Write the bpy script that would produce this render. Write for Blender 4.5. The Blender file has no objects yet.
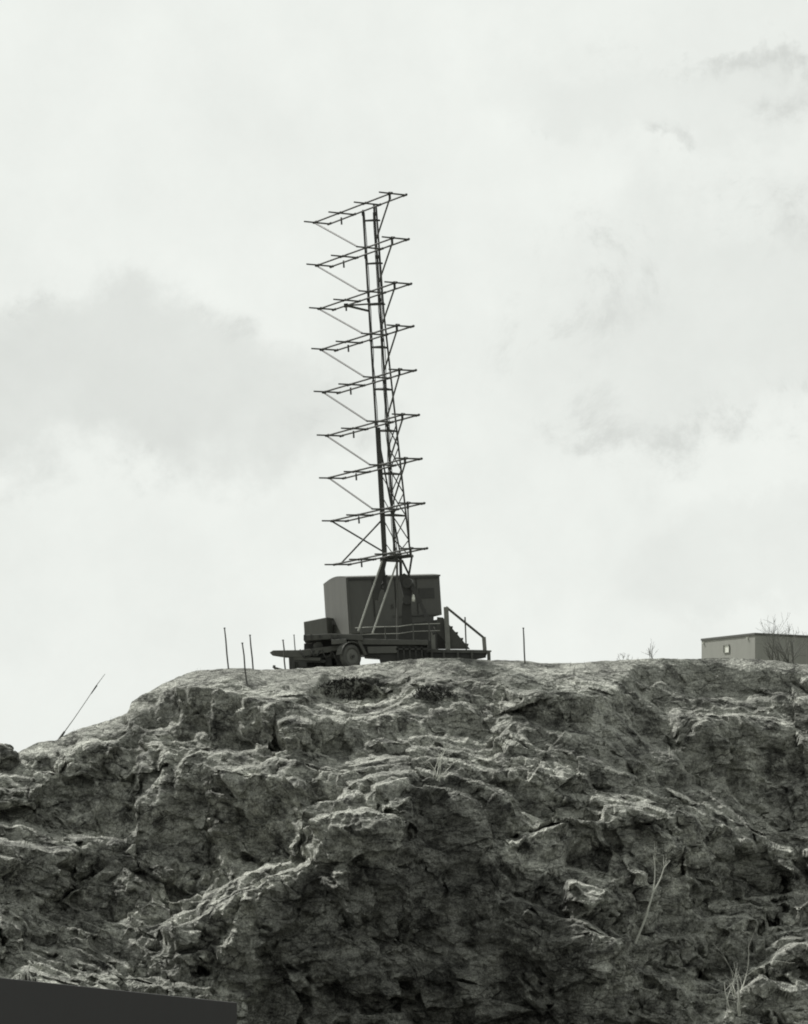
import bpy, bmesh, math, random
import numpy as np
from mathutils import Vector, Matrix

R = math.radians
scene = bpy.context.scene
COL = scene.collection
random.seed(7)

# ------------------------------------------------------------------ camera
FPX, CX, HZ = 2600.0, 404.0, 800.0         # focal length in pixels, principal column, horizon row
cam_d = bpy.data.cameras.new('camera')
cam = bpy.data.objects.new('camera', cam_d); COL.objects.link(cam)
cam.location = (0, 0, 0); cam.rotation_euler = (R(90), 0, 0)
cam_d.sensor_fit = 'VERTICAL'; cam_d.sensor_height = 24.0
cam_d.lens = FPX/1024*24.0
cam_d.shift_y = (HZ-512)/1024
cam_d.clip_start = 0.5; cam_d.clip_end = 20000
scene.camera = cam
scene.cycles.filter_width = 1.9
scene.render.resolution_x = 808; scene.render.resolution_y = 1024

# ------------------------------------------------------------------ exposure
vs = scene.view_settings
scene.display_settings.display_device = 'sRGB'
vs.view_transform = 'Standard'; vs.look = 'None'; vs.exposure = 0.0; vs.gamma = 1.0
vs.use_curve_mapping = False

# ------------------------------------------------------------------ sun and sky
SUN_EL, SUN_AZ = 46.0, -48.0               # azimuth: degrees from +Y (away from camera), negative = to the left
sd = bpy.data.lights.new('sun', 'SUN'); sd.energy = 4.4; sd.angle = R(2.5); sd.color = (1.0, 0.985, 0.95)
sun = bpy.data.objects.new('sun', sd); COL.objects.link(sun)
sdir = Vector((math.sin(R(SUN_AZ))*math.cos(R(SUN_EL)), math.cos(R(SUN_AZ))*math.cos(R(SUN_EL)), math.sin(R(SUN_EL))))
sun.rotation_euler = sdir.to_track_quat('Z', 'Y').to_euler()
sun.location = sdir*200

world = bpy.data.worlds.new('World'); scene.world = world; world.use_nodes = True

class NT:
    """small helper for building node trees"""
    def __init__(self, tree):
        self.t = tree; tree.nodes.clear()
    def n(self, typ, props=None, **ins):
        nd = self.t.nodes.new(typ)
        for k, v in (props or {}).items(): setattr(nd, k, v)
        for k, v in ins.items():
            key = int(k[1:]) if k[0] == 'i' and k[1:].isdigit() else k.replace('_', ' ')
            self.set(nd.inputs[key], v)
        return nd
    def set(self, sock, v):
        if isinstance(v, bpy.types.NodeSocket): self.t.links.new(v, sock)
        elif isinstance(v, bpy.types.Node): self.t.links.new(v.outputs[0], sock)
        else: sock.default_value = v
    def math(self, op, a, b=0.0, c=0.0, clamp=False):
        nd = self.t.nodes.new('ShaderNodeMath'); nd.operation = op; nd.use_clamp = clamp
        self.set(nd.inputs[0], a); self.set(nd.inputs[1], b); self.set(nd.inputs[2], c)
        return nd.outputs[0]
    def rng(self, v, a, b, c, d, smooth=True):
        nd = self.t.nodes.new('ShaderNodeMapRange'); nd.interpolation_type = 'SMOOTHSTEP' if smooth else 'LINEAR'
        self.set(nd.inputs[0], v)
        for i, x in enumerate((a, b, c, d)): self.set(nd.inputs[i+1], x)
        return nd.outputs[0]
    def noise(self, vec, scale, detail=4, rough=0.5, dist=0.0):
        nd = self.n('ShaderNodeTexNoise', None, Vector=vec, Scale=scale, Detail=detail, Roughness=rough, Distortion=dist)
        return nd.outputs[0]
    def grey(self, v, tint):
        nd = self.t.nodes.new('ShaderNodeMix'); nd.data_type = 'RGBA'; nd.blend_type = 'MULTIPLY'
        nd.inputs[0].default_value = 1.0
        c = self.t.nodes.new('ShaderNodeCombineColor')
        for i in range(3): self.set(c.inputs[i], v)
        self.t.links.new(c.outputs[0], nd.inputs[6]); nd.inputs[7].default_value = (*tint, 1)
        return nd.outputs[2]

w = NT(world.node_tree)
tc = w.n('ShaderNodeTexCoord'); gen = tc.outputs['Generated']
sep = w.n('ShaderNodeSeparateXYZ', None, i0=gen)
dx, dy, dz = sep.outputs
sky = w.n('ShaderNodeTexSky', {'sky_type': 'NISHITA', 'sun_disc': False, 'sun_elevation': R(SUN_EL), 'sun_rotation': R(SUN_AZ)})
skybw = w.n('ShaderNodeRGBToBW', None, i0=sky.outputs[0]).outputs[0]
# broken cloud banks, all in direction space
warp = w.noise(gen, 14.0, 6, 0.62)
warpc = w.math('SUBTRACT', warp, 0.5)
big = w.noise(gen, 7.0, 5, 0.55)
fine = w.noise(gen, 40.0, 5, 0.6)
# grey bank on the left
def bank(cx, cz, rx, rz, wob, edge0, edge1):
    ax = w.math('DIVIDE', w.math('SUBTRACT', dx, cx), rx)
    az = w.math('DIVIDE', w.math('SUBTRACT', w.math('ADD', dz, w.math('MULTIPLY', warpc, wob)), cz), rz)
    r2 = w.math('ADD', w.math('MULTIPLY', ax, ax), w.math('MULTIPLY', az, az))
    return w.rng(r2, edge0, edge1, 1.0, 0.0)
front = w.rng(dy, 0.0, 0.5, 0.0, 1.0)
b1 = bank(-0.125, 0.150, 0.125, 0.036, 0.10, 0.25, 1.2)
b2 = bank(0.125, 0.175, 0.085, 0.055, 0.16, 0.15, 1.4)
b3 = bank(0.10, 0.262, 0.075, 0.022, 0.14, 0.1, 1.4)
b4 = bank(0.14, 0.09, 0.06, 0.022, 0.07, 0.5, 1.2)
wisp = w.rng(w.noise(gen, 24.0, 8, 0.68, 0.3), 0.50, 0.68, 0.0, 1.0)
def near(b_): return w.math('MULTIPLY', b_, w.math('SUBTRACT', 1.0, b_))
filmask = w.math('MULTIPLY', wisp, w.math('ADD', w.math('MULTIPLY', w.math('MAXIMUM', near(b2), near(b3)), 3.2), w.math('MULTIPLY', near(b1), 2.2)))
val = w.math('ADD', 0.905, w.math('MULTIPLY', w.math('SUBTRACT', big, 0.5), -0.16))
val = w.math('ADD', val, w.math('MULTIPLY', w.math('SUBTRACT', fine, 0.5), 0.06))
mott = w.noise(gen, 19.0, 9, 0.66)
val = w.math('ADD', val, w.math('MULTIPLY', w.math('SUBTRACT', mott, 0.5), 0.14))
for b, a in ((b1, 0.135), (b2, 0.075), (b3, 0.045), (b4, 0.05), (filmask, 0.20)):
    val = w.math('SUBTRACT', val, w.math('MULTIPLY', w.math('MULTIPLY', b, front), a))
# thin overcast is brighter on the sun's side, duller behind the camera
gain = w.rng(dy, -0.9, 0.75, 0.50, 1.0)
val = w.math('MULTIPLY', val, gain)
val = w.math('ADD', w.math('MULTIPLY', val, 0.93), w.math('MULTIPLY', skybw, 0.006))
colr = w.grey(val, (0.968, 1.0, 0.955))
bg = w.n('ShaderNodeBackground', None, Color=colr, Strength=1.0)
wo = w.n('ShaderNodeOutputWorld', None, Surface=bg.outputs[0])

# ------------------------------------------------------------------ helpers
TINT = (0.985, 1.0, 0.89)
def at(px, py, Y): return Vector(((px-CX)*Y/FPX, Y, (HZ-py)*Y/FPX))

def tag(o, label=None, cat=None, group=None, kind=None):
    if label: o['label'] = label
    if cat: o['category'] = cat
    if group: o['group'] = group
    if kind: o['kind'] = kind
    return o

def empty(name, loc=(0, 0, 0), rot=(0, 0, 0)):
    o = bpy.data.objects.new(name, None); COL.objects.link(o)
    o.location = loc; o.rotation_euler = rot; o.empty_display_size = 0.2
    return o

class MB:
    def __init__(self): self.v = []; self.f = []
    def add(self, vs_, fs):
        b = len(self.v); self.v += [tuple(x) for x in vs_]; self.f += [tuple(b+i for i in q) for q in fs]; return self
    def box(self, c, s, rot=None):
        M = rot if rot is not None else Matrix.Identity(3)
        c = Vector(c); h = Vector(s)/2; P = []
        for sx in (-1, 1):
            for sy in (-1, 1):
                for sz in (-1, 1): P.append(c + M @ Vector((sx*h.x, sy*h.y, sz*h.z)))
        return self.add(P, [(0,1,3,2),(4,6,7,5),(0,4,5,1),(2,3,7,6),(0,2,6,4),(1,5,7,3)])
    def bar(self, a, b, wd, th, up=(0, 0, 1)):
        """rectangular member from a to b"""
        a = Vector(a); b = Vector(b); d = (b-a); L = d.length; d.normalize()
        u = Vector(up); s = d.cross(u)
        if s.length < 1e-4: s = d.cross(Vector((1, 0, 0)))
        s.normalize(); t = s.cross(d)
        return self.box((a+b)/2, (L, wd, th), Matrix((d, s, t)).transposed())
    def tube(self, a, b, r, r2=None, n=8):
        return self.path([a, b], [r, r if r2 is None else r2], n)
    def path(self, pts, rad, n=7):
        pts = [Vector(p) for p in pts]
        if not isinstance(rad, (list, tuple)): rad = [rad]*len(pts)
        V = []; m = len(pts); prev = None
        for i, p in enumerate(pts):
            d = (pts[min(i+1, m-1)]-pts[max(i-1, 0)]).normalized()
            u = Vector((0, 1, 0)) if abs(d.y) < 0.9 else Vector((1, 0, 0))
            s = d.cross(u).normalized(); t = s.cross(d)
            for k in range(n):
                a = 2*math.pi*k/n; V.append(p + (s*math.cos(a)+t*math.sin(a))*rad[i])
        F = []
        for i in range(m-1):
            for k in range(n):
                k2 = (k+1) % n; F.append((i*n+k, i*n+k2, (i+1)*n+k2, (i+1)*n+k))
        F.append(tuple(range(n-1, -1, -1))); F.append(tuple((m-1)*n+k for k in range(n)))
        return self.add(V, F)
    def prism(self, poly, ext):
        """poly: 3-D points of one face, ext: extrusion vector"""
        P = [Vector(p) for p in poly]; e = Vector(ext); n = len(P)
        F = [tuple(range(n)), tuple(range(2*n-1, n-1, -1))]
        F += [((i+1) % n, i, n+i, n+(i+1) % n) for i in range(n)]
        return self.add(P+[p+e for p in P], F)
    def disc(self, c, axis, r, th, n=28, r_in=0.0):
        c = Vector(c); ax = Vector(axis).normalized()
        u = ax.orthogonal().normalized(); v = ax.cross(u)
        ring = lambda rr, o: [c+ax*o+(u*math.cos(2*math.pi*k/n)+v*math.sin(2*math.pi*k/n))*rr for k in range(n)]
        if r_in <= 0:
            V = ring(r, -th/2)+ring(r, th/2)
            F = [tuple(range(n-1, -1, -1)), tuple(range(n, 2*n))]+[(k, (k+1) % n, n+(k+1) % n, n+k) for k in range(n)]
        else:
            b = th*0.22
            rings = [ring(r_in, -th/2), ring(r-b, -th/2), ring(r, -th/2+b), ring(r, th/2-b), ring(r-b, th/2), ring(r_in, th/2)]
            V = sum(rings, []); F = []
            for j in range(6):
                for k in range(n):
                    F.append((j*n+k, j*n+(k+1) % n, ((j+1) % 6)*n+(k+1) % n, ((j+1) % 6)*n+k))
        return self.add(V, F)
    def build(self, name, mat, parent=None, smooth=False, bevel=0.0):
        me = bpy.data.meshes.new(name); me.from_pydata(self.v, [], self.f)
        bm = bmesh.new(); bm.from_mesh(me); bmesh.ops.recalc_face_normals(bm, faces=bm.faces)
        if bevel: bmesh.ops.bevel(bm, geom=list(bm.edges), offset=bevel, segments=1, affect='EDGES', clamp_overlap=True)
        bm.to_mesh(me); bm.free()
        me.materials.append(mat)
        if smooth:
            for p in me.polygons: p.use_smooth = True
        o = bpy.data.objects.new(name, me); COL.objects.link(o)
        if parent is not None: o.parent = parent
        return o

def mat_simple(name, val, rough=0.7, var=0.25, scale=6.0, tint=TINT, streak=False, metal=0.0, bump=0.0):
    m = bpy.data.materials.new(name); m.use_nodes = True
    t = NT(m.node_tree)
    c = t.n('ShaderNodeTexCoord').outputs['Object']
    if streak:
        mp = t.n('ShaderNodeMapping', None, Vector=c); mp.inputs['Scale'].default_value = (1, 1, 0.15); c = mp.outputs[0]
    a = t.noise(c, scale, 6, 0.65); b = t.noise(c, scale*7, 4, 0.6)
    v = t.math('ADD', t.math('MULTIPLY', t.math('SUBTRACT', a, 0.5), 2.2*var), t.math('MULTIPLY', t.math('SUBTRACT', b, 0.5), var))
    v = t.math('MULTIPLY', t.math('ADD', v, 1.0), val)
    bs = t.n('ShaderNodeBsdfPrincipled', None, Base_Color=t.grey(v, tint), Roughness=rough, Metallic=metal)
    if bump:
        bp = t.n('ShaderNodeBump', None, Strength=bump, Distance=0.02, Height=b); t.set(bs.inputs['Normal'], bp.outputs[0])
    t.n('ShaderNodeOutputMaterial', None, Surface=bs.outputs[0])
    return m

M_STEEL = mat_simple('galvanised_steel_dull', 0.075, 0.6, 0.3, 9)
M_DARK = mat_simple('dark_paint', 0.052, 0.65, 0.3, 5)
M_OLIVE = mat_simple('olive_drab_paint', 0.108, 0.6, 0.22, 2.2, streak=True)
M_PANEL = mat_simple('faded_olive_panel', 0.12, 0.7, 0.25, 3.0, streak=True)
M_ROOF = mat_simple('roof_canvas', 0.10, 0.8, 0.2, 4.0)
M_DECK = mat_simple('weathered_deck_timber', 0.105, 0.85, 0.35, 4.0)
M_POST = mat_simple('pale_timber', 0.24, 0.85, 0.3, 5.0)
M_ROD = mat_simple('bare_metal_rod', 0.42, 0.5, 0.15, 8.0)
M_TYRE = mat_simple('rubber', 0.11, 0.8, 0.3, 8.0)
M_RIM = mat_simple('wheel_paint', 0.17, 0.6, 0.25, 8.0)
M_WHITE = mat_simple('white_glaze', 0.8, 0.4, 0.05, 8.0)
M_STAKE = mat_simple('rusty_iron', 0.09, 0.8, 0.3, 12.0)
M_BRANCH = mat_simple('bare_bark', 0.16, 0.9, 0.3, 14.0)
M_PALEBR = mat_simple('bleached_bark', 0.66, 0.9, 0.2, 14.0)
M_HEATH = mat_simple('heath_twigs', 0.045, 0.9, 0.4, 6.0)
M_GRASS = mat_simple('withered_grass', 0.22, 0.9, 0.4, 3.0)
M_WALL = mat_simple('grey_rendered_wall', 0.29, 0.85, 0.22, 1.3, streak=True, bump=0.2)
M_TAR = mat_simple('tarred_boards', 0.010, 0.85, 0.25, 2.0, streak=True)
M_GROUND = mat_simple('dry_turf', 0.10, 0.95, 0.4, 0.4, bump=0.4)

# ------------------------------------------------------------------ numpy noise
def _hash(ix, iy, iz, seed):
    h = (ix.astype(np.uint32)*np.uint32(374761393) + iy.astype(np.uint32)*np.uint32(668265263)
         + iz.astype(np.uint32)*np.uint32(2147483647 & 0x7feb352d) + np.uint32((seed*974634777) & 0xffffffff))
    h = (h ^ (h >> np.uint32(13)))*np.uint32(1274126177)
    h = (h ^ (h >> np.uint32(16)))*np.uint32(2246822519)
    return h ^ (h >> np.uint32(15))
def _u(h): return (h & np.uint32(0xffffff)).astype(np.float32)/np.float32(0x1000000)

def vnoise(x, y, z, seed=0):
    ix = np.floor(x).astype(np.int64); iy = np.floor(y).astype(np.int64); iz = np.floor(z).astype(np.int64)
    fx = (x-ix).astype(np.float32); fy = (y-iy).astype(np.float32); fz = (z-iz).astype(np.float32)
    sx = fx*fx*fx*(fx*(fx*6-15)+10); sy = fy*fy*fy*(fy*(fy*6-15)+10); sz = fz*fz*fz*(fz*(fz*6-15)+10)
    out = 0
    for a in (0, 1):
        for b in (0, 1):
            for c in (0, 1):
                h = _hash(ix+a, iy+b, iz+c, seed)
                gx = _u(h)*2-1; gy = _u(h*np.uint32(747796405)+np.uint32(1))*2-1; gz = _u(h*np.uint32(2891336453)+np.uint32(7))*2-1
                g = gx*(fx-a)+gy*(fy-b)+gz*(fz-c)
                out = out + g*(sx if a else 1-sx)*(sy if b else 1-sy)*(sz if c else 1-sz)
    return out*1.5                             # about -1..1

def fbm(x, y, z, octv=4, gain=0.5, seed=0, ridge=False):
    a = 1.0; s = 0; f = 1.0; tot = 0
    for o in range(octv):
        n = vnoise(x*f, y*f, z*f, seed+o*17)
        if ridge: n = 1-2*np.abs(n)
        s = s + a*n; tot += a; a *= gain; f *= 2.03
    return s/tot

def worley(x, y, z, seed=0):
    """F1, F2, per-cell random, vector to the cell point (tilt)"""
    ix = np.floor(x).astype(np.int64); iy = np.floor(y).astype(np.int64); iz = np.floor(z).astype(np.int64)
    F1 = np.full(x.shape, 9.0, np.float32); F2 = np.full(x.shape, 9.0, np.float32)
    rid = np.zeros(x.shape, np.float32); tilt = np.zeros(x.shape, np.float32)
    for a in (-1, 0, 1):
        for b in (-1, 0, 1):
            for c in (-1, 0, 1):
                h = _hash(ix+a, iy+b, iz+c, seed)
                px = ix+a+_u(h*np.uint32(747796405)+np.uint32(11)); py = iy+b+_u(h*np.uint32(2891336453)+np.uint32(5)); pz = iz+c+_u(h*np.uint32(277803737)+np.uint32(3))
                ddx = (x-px).astype(np.float32); ddy = (y-py).astype(np.float32); ddz = (z-pz).astype(np.float32)
                d = np.sqrt(ddx*ddx+ddy*ddy+ddz*ddz)
                r1 = _u(h); t = ddx*(_u(h*np.uint32(31337)+np.uint32(9))*2-1)+ddy*(_u(h*np.uint32(69069)+np.uint32(2))*2-1)+ddz*(_u(h*np.uint32(1664525)+np.uint32(4))*2-1)
                m = d < F1
                F2 = np.where(m, F1, np.minimum(F2, d))
                F1 = np.where(m, d, F1); rid = np.where(m, r1, rid); tilt = np.where(m, t, tilt)
    return F1, F2, rid, tilt

def facet(x, y, z, seed=0):
    """piecewise planar noise: linear over a tetrahedral lattice, so it breaks in flat facets and sharp creases"""
    p = np.stack([x*.83+y*.31-z*.46, -x*.38+y*.91+z*.16, x*.42+y*.09+z*.90], 0)
    i = np.floor(p).astype(np.int64); f = (p-i).astype(np.float32)
    order = np.argsort(-f, axis=0); fs = np.take_along_axis(f, order, 0)
    val = lambda q: _u(_hash(q[0], q[1], q[2], seed))*2-1
    q = i.copy(); out = val(q)*(1-fs[0])
    for k in range(3):
        q = q+(np.arange(3).reshape((3,)+(1,)*(x.ndim)) == order[k][None])
        out = out+val(q)*(fs[k]-(fs[k+1] if k < 2 else 0))
    return out

def sstep(a, b, x):
    t = np.clip((x-a)/(b-a), 0, 1); return t*t*(3-2*t)

def inpoly(px, py, poly):
    r = np.zeros(px.shape, bool); n = len(poly); j = n-1
    for i in range(n):
        xi, yi = poly[i]; xj, yj = poly[j]
        if yi != yj:
            c = ((yi > py) != (yj > py)) & (px < (xj-xi)*(py-yi)/(yj-yi)+xi); r ^= c
        j = i
    return r

def blur(a, k, axis):
    if k < 1: return a
    ker = np.exp(-0.5*(np.arange(-2*k, 2*k+1)/k)**2); ker /= ker.sum()
    p = [(0, 0), (0, 0)]; p[axis] = (2*k, 2*k); b = np.pad(a, p, mode='edge')
    out = np.zeros_like(a)
    for i, wt in enumerate(ker):
        sl = [slice(None), slice(None)]; sl[axis] = slice(i, i+a.shape[axis]); out += wt*b[tuple(sl)]
    return out

# ------------------------------------------------------------------ the rock hill
# crest profile of the hill: bearing column, height row, distance in metres
CREST = [(-2600, 1010, 70), (-1200, 960, 72), (-500, 850, 76), (-160, 778, 79), (-40, 768, 80), (10, 758, 80.5), (24, 749, 80.5), (38, 743, 81), (55, 741, 81), (62, 737, 81.2),
         (80, 729, 81.5), (104, 722, 82), (126, 714, 82.3), (134, 700, 82.6), (142, 694, 82.8), (160, 686, 83.3), (184, 675, 83.8),
         (200, 670, 84.2), (230, 668, 84.6), (262, 670, 85), (290, 669, 85), (335, 668, 85), (360, 666, 85), (392, 661, 85), (425, 657.5, 85),
         (460, 658, 85), (495, 661, 85.5), (540, 663, 86), (600, 661, 86.5), (645, 659.5, 87), (700, 658.5, 87.5), (730, 657, 88), (762, 659, 88),
         (800, 665, 88), (860, 668, 88), (970, 680, 88), (1400, 760, 87), (2200, 900, 85), (3200, 1010, 80)]
CR = np.array(CREST, float)
def crest_py(px): return np.interp(px, CR[:, 0], CR[:, 1])
def crest_Y(px): return np.interp(px, CR[:, 0], CR[:, 2])

fine_px = np.arange(-110, 921, 1.15)
left_px = -110-np.cumsum(1.15*1.06**np.arange(1, 78)); left_px = left_px[left_px > -2600][::-1]
right_px = 920+np.cumsum(1.15*1.06**np.arange(1, 78)); right_px = right_px[right_px < 3200]
PX = np.concatenate([left_px, fine_px, right_px])
NF, NB = 600, 46
PYBOT = 1085.0
csy = crest_py(PX)
v = np.linspace(0, 1, NF)                                  # 0 crest .. 1 foot
px2 = np.repeat(PX[:, None], NF, 1)
py2 = csy[:, None]+(PYBOT-csy[:, None])*v[None, :]
wx = px2/30.0; wz = py2/30.0
zero = np.zeros_like(wx)

# how steep the rock is: big ledges, slabs and cliff faces of this outcrop (bearing column, height row)
RAMP, FACE = 1, -1
FEAT = [
 (RAMP, 1.1, [(170,676),(200,668),(330,666),(312,690),(265,706),(240,694),(190,688)]),
 (FACE, .75, [(128,714),(134,697),(150,690),(185,691),(215,690),(235,700),(262,722),(240,731),(200,727),(140,728)]),
 (FACE, .45, [(312,692),(340,680),(370,676),(390,685),(375,701),(340,705)]),
 (RAMP, 1.0, [(270,722),(290,705),(330,702),(400,697),(404,713),(350,729),(320,723)]),
 (FACE, .75, [(232,699),(262,712),(285,728),(330,732),(354,746),(340,757),(270,753),(235,746),(208,736)]),
 (RAMP, .9, [(62,729),(100,723),(138,724),(135,738),(115,742),(85,739)]),
 (FACE, .9, [(18,758),(50,750),(110,743),(130,746),(120,758),(70,766),(20,766)]),
 (RAMP, 1.3, [(-110,762),(0,765),(55,768),(52,783),(30,791),(0,787),(-110,782)]),
 (FACE, 1.1, [(32,802),(55,776),(95,759),(102,790),(98,816),(60,819),(35,813)]),
 (FACE, .9, [(100,762),(120,746),(180,751),(202,766),(170,790),(150,832),(120,852),(100,832)]),
 (RAMP, 1.0, [(140,735),(260,748),(350,757),(412,757),(414,775),(390,786),(330,786),(260,771),(180,761)]),
 (FACE, 1.2, [(200,776),(260,776),(310,787),(330,800),(300,811),(295,851),(240,869),(200,861),(190,822)]),
 (FACE, .7, [(150,792),(200,771),(202,872),(165,886),(140,871),(135,842)]),
 (RAMP, .9, [(300,806),(320,798),(362,802),(380,810),(402,812),(402,821),(350,823),(310,824)]),
 (FACE, 1.1, [(345,825),(400,820),(406,866),(320,869),(294,852),(300,826)]),
 (RAMP, 1.0, [(-110,825),(0,820),(60,830),(120,832),(126,845),(60,852),(0,862),(-110,852)]),
 (FACE, .5, [(-110,862),(0,862),(60,854),(130,850),(140,880),(90,897),(0,895),(-110,895)]),
 (RAMP, 1.0, [(-110,902),(0,898),(90,905),(122,925),(105,936),(40,933),(0,927),(-110,927)]),
 (FACE, .9, [(100,897),(150,890),(166,900),(150,926),(122,926)]),
 (RAMP, .95, [(164,932),(170,900),(205,885),(235,865),(265,855),(292,860),(302,872),(270,888),(250,901),(235,899),(200,925),(180,941)]),
 (RAMP, 1.1, [(15,972),(30,940),(75,945),(120,955),(122,975),(215,976),(242,985),(150,992),(20,987)]),
 (FACE, 1.1, [(125,972),(140,942),(153,945),(149,973)]),
 (FACE, 1.1, [(165,976),(175,945),(215,914),(228,930),(212,972)]),
 (FACE, .9, [(-110,935),(0,935),(22,942),(10,976),(-110,976)]),
 (FACE, 1.5, [(236,906),(300,879),(400,867),(404,800),(420,793),(450,786),(480,800),(493,816),(490,880),(500,902),(540,912),(600,926),(630,946),(640,970),(680,986),(690,1085),(190,1085),(212,990),(236,940)]),
 (RAMP, .8, [(408,784),(450,777),(480,794),(494,808),(482,805),(450,787),(412,793)]),
 (FACE, .5, [(408,691),(430,685),(455,688),(458,700),(425,704)]),
 (FACE, .8, [(450,706),(485,705),(500,715),(490,729),(460,729)]),
 (FACE, .7, [(528,706),(560,700),(597,700),(580,719),(540,723)]),
 (RAMP, .7, [(490,662),(640,660),(620,690),(560,700),(500,690)]),
 (RAMP, .8, [(668,702),(720,697),(765,703),(800,725),(808,746),(790,736),(740,723),(690,723)]),
 (FACE, .95, [(683,737),(740,726),(785,739),(806,752),(920,770),(920,782),(760,781),(700,779),(678,756)]),
 (RAMP, 1.2, [(588,791),(640,785),(700,785),(740,800),(780,829),(920,850),(920,862),(770,846),(720,821),(650,809),(610,809)]),
 (FACE, .7, [(610,811),(650,813),(720,824),(760,847),(920,864),(920,880),(740,882),(640,866),(608,852)]),
 (FACE, 1.2, [(535,832),(560,826),(597,828),(607,846),(600,861),(560,867),(518,852)]),
 (RAMP, .9, [(524,833),(560,819),(602,822),(600,828),(560,826),(530,839)]),
 (RAMP, 1.0, [(495,899),(520,896),(550,909),(585,921),(615,931),(632,945),(622,948),(580,929),(545,918),(500,904)]),
 (FACE, 1.0, [(508,882),(545,878),(575,895),(610,905),(622,926),(570,918),(540,905)]),
 (RAMP, 1.0, [(568,866),(600,868),(624,880),(615,893),(580,889),(558,879)]),
 (FACE, 1.2, [(613,882),(650,870),(700,875),(722,890),(690,911),(660,926),(640,962),(624,946)]),
 (RAMP, 1.1, [(664,927),(700,920),(735,900),(770,890),(920,885),(920,905),(770,911),(755,925),(735,936),(720,926),(690,936),(670,951)]),
 (FACE, 1.2, [(688,962),(715,940),(740,926),(761,922),(748,941),(740,971),(710,977),(688,972)]),
 (RAMP, 1.1, [(750,942),(770,925),(920,922),(920,935),(790,946),(775,966),(765,977),(748,971)]),
 (FACE, .9, [(770,977),(785,951),(920,938),(920,985),(780,986)]),
 (RAMP, .9, [(688,979),(740,975),(920,985),(920,993),(740,991),(720,1001),(690,996)]),
]
CLIFFS = {(236,906), (100,762), (150,792), (128,714), (200,776), (345,825), (535,832), (613,882), (683,737)}
LAM = .045
wob = 6.0
wpx = px2+wob*fbm(wx*.7, wz*.7, zero, 2, .5, 101)
wpy = py2+wob*.6*fbm(wx*.7, wz*.7, zero, 2, .5, 111)
# foliation runs level and dips slightly to the right
fol = wz-0.16*wx
n1 = fbm(wx*.16, fol*1.1, zero, 3, .55, 21)
n2 = fbm(wx*.35, fol*2.6, zero, 2, .5, 31)
logS = 1.9*n1+0.9*n2
cliff = np.zeros_like(px2); fmask = np.zeros_like(px2); fval = np.zeros_like(px2)
for typ, strength, poly in FEAT:
    m = inpoly(wpx, wpy, poly).astype(float)
    m = blur(blur(m, 2, 0), 1, 1)
    val_ = ((1.15 if poly[0][1] < 815 else 1.6)*strength) if typ == RAMP else (-3.2*strength)
    fval = fval*(1-m)+val_*m; fmask = np.maximum(fmask, m)
    if typ == FACE and poly[0] in CLIFFS: cliff = np.maximum(cliff, m)
    if typ == RAMP: cliff = cliff*(1-m)
logS = logS*(1-.6*fmask)+fval
S = np.exp(np.clip(logS, -4.6, 2.3))
S *= np.interp(py2, [650, 800, 900, 1085], [1.35, 1.0, .8, .7])
tot = np.interp(PX, [-2600, -200, 0, 200, 350, 500, 700, 1000, 3200], [19, 18, 16.5, 15.5, 14.5, 14.5, 16.0, 18, 19])
cy = crest_Y(PX)
# find the surface whose fall-line gradient is S while neighbouring columns stay together
S *= (tot/blur(S.sum(1)[:, None], 70, 0)[:, 0])[:, None]
G = np.concatenate([S, -S[:, ::-1]], 1); G = np.concatenate([G, G[:, ::-1]], 1)   # odd about the foot, even about the crest
G = np.concatenate([G, G[::-1]], 0)
fv = 2*np.pi*np.fft.fftfreq(G.shape[1])[None, :]; fu = 2*np.pi*np.fft.fftfreq(G.shape[0])[:, None]
den = fv**2+LAM*fu**2; den[0, 0] = 1
E = np.real(np.fft.ifft2(np.fft.fft2(G)*(-1j*fv)/den))[:len(PX), :NF]
E = E-E[:, :1]
D = cy[:, None]-blur(E, 1, 0)
# break the slope along its joint planes: every block steps back in flat faces and treads of its own
def joint_steps(D, fx, fz, s, seed, k, lean, turn, w, wp):
    jx = wx+wp*fbm(wx*.5, wz*.5, zero, 2, .5, seed+1); jz = fol+wp*fbm(wx*.5, wz*.5, zero, 2, .5, seed+2)
    F1, F2, rid, tl = worley(jx*fx, jz*fz, zero+.5, seed)
    r2 = np.modf(rid*917.3)[0]; r3 = np.modf(rid*353.7)[0]
    P = (r2-.5)*turn*wx+(r3*(lean[1]-lean[0])+lean[0])*wz
    ss = s*(.6+.8*np.modf(rid*131.9)[0])
    rag = .55*facet(wx*1.3, fol*2.0, zero+seed, seed+3)+.45*facet(wx*3.2, fol*4.6, zero+seed, seed+4)
    q = (D-P+.24*s*rag)/ss+rid*7; fl = np.floor(q); fr = q-fl
    return D*(1-k)+k*((fl+np.clip((fr-.5+w)/(2*w), 0, 1)-rid*7)*ss+P)
kk = np.interp(py2, [650, 700, 790, 1085], [.40, .62, .95, 1.0])*(1-.35*cliff)*sstep(1, 22, py2-csy[:, None])
D = joint_steps(D, .30, .42, 1.5, 501, .9*kk, (-.55, -.05), .75, .10, .25)
D = joint_steps(D, .75, 1.05, .55, 511, .85*kk, (-.6, -.02), .8, .10, .10)
D = joint_steps(D, 1.7, 2.6, .24, 521, .8*kk, (-.7, .0), 1.0, .12, .04)
D[:, 0] = cy; D = np.minimum(D, cy[:, None]+.25)
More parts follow.
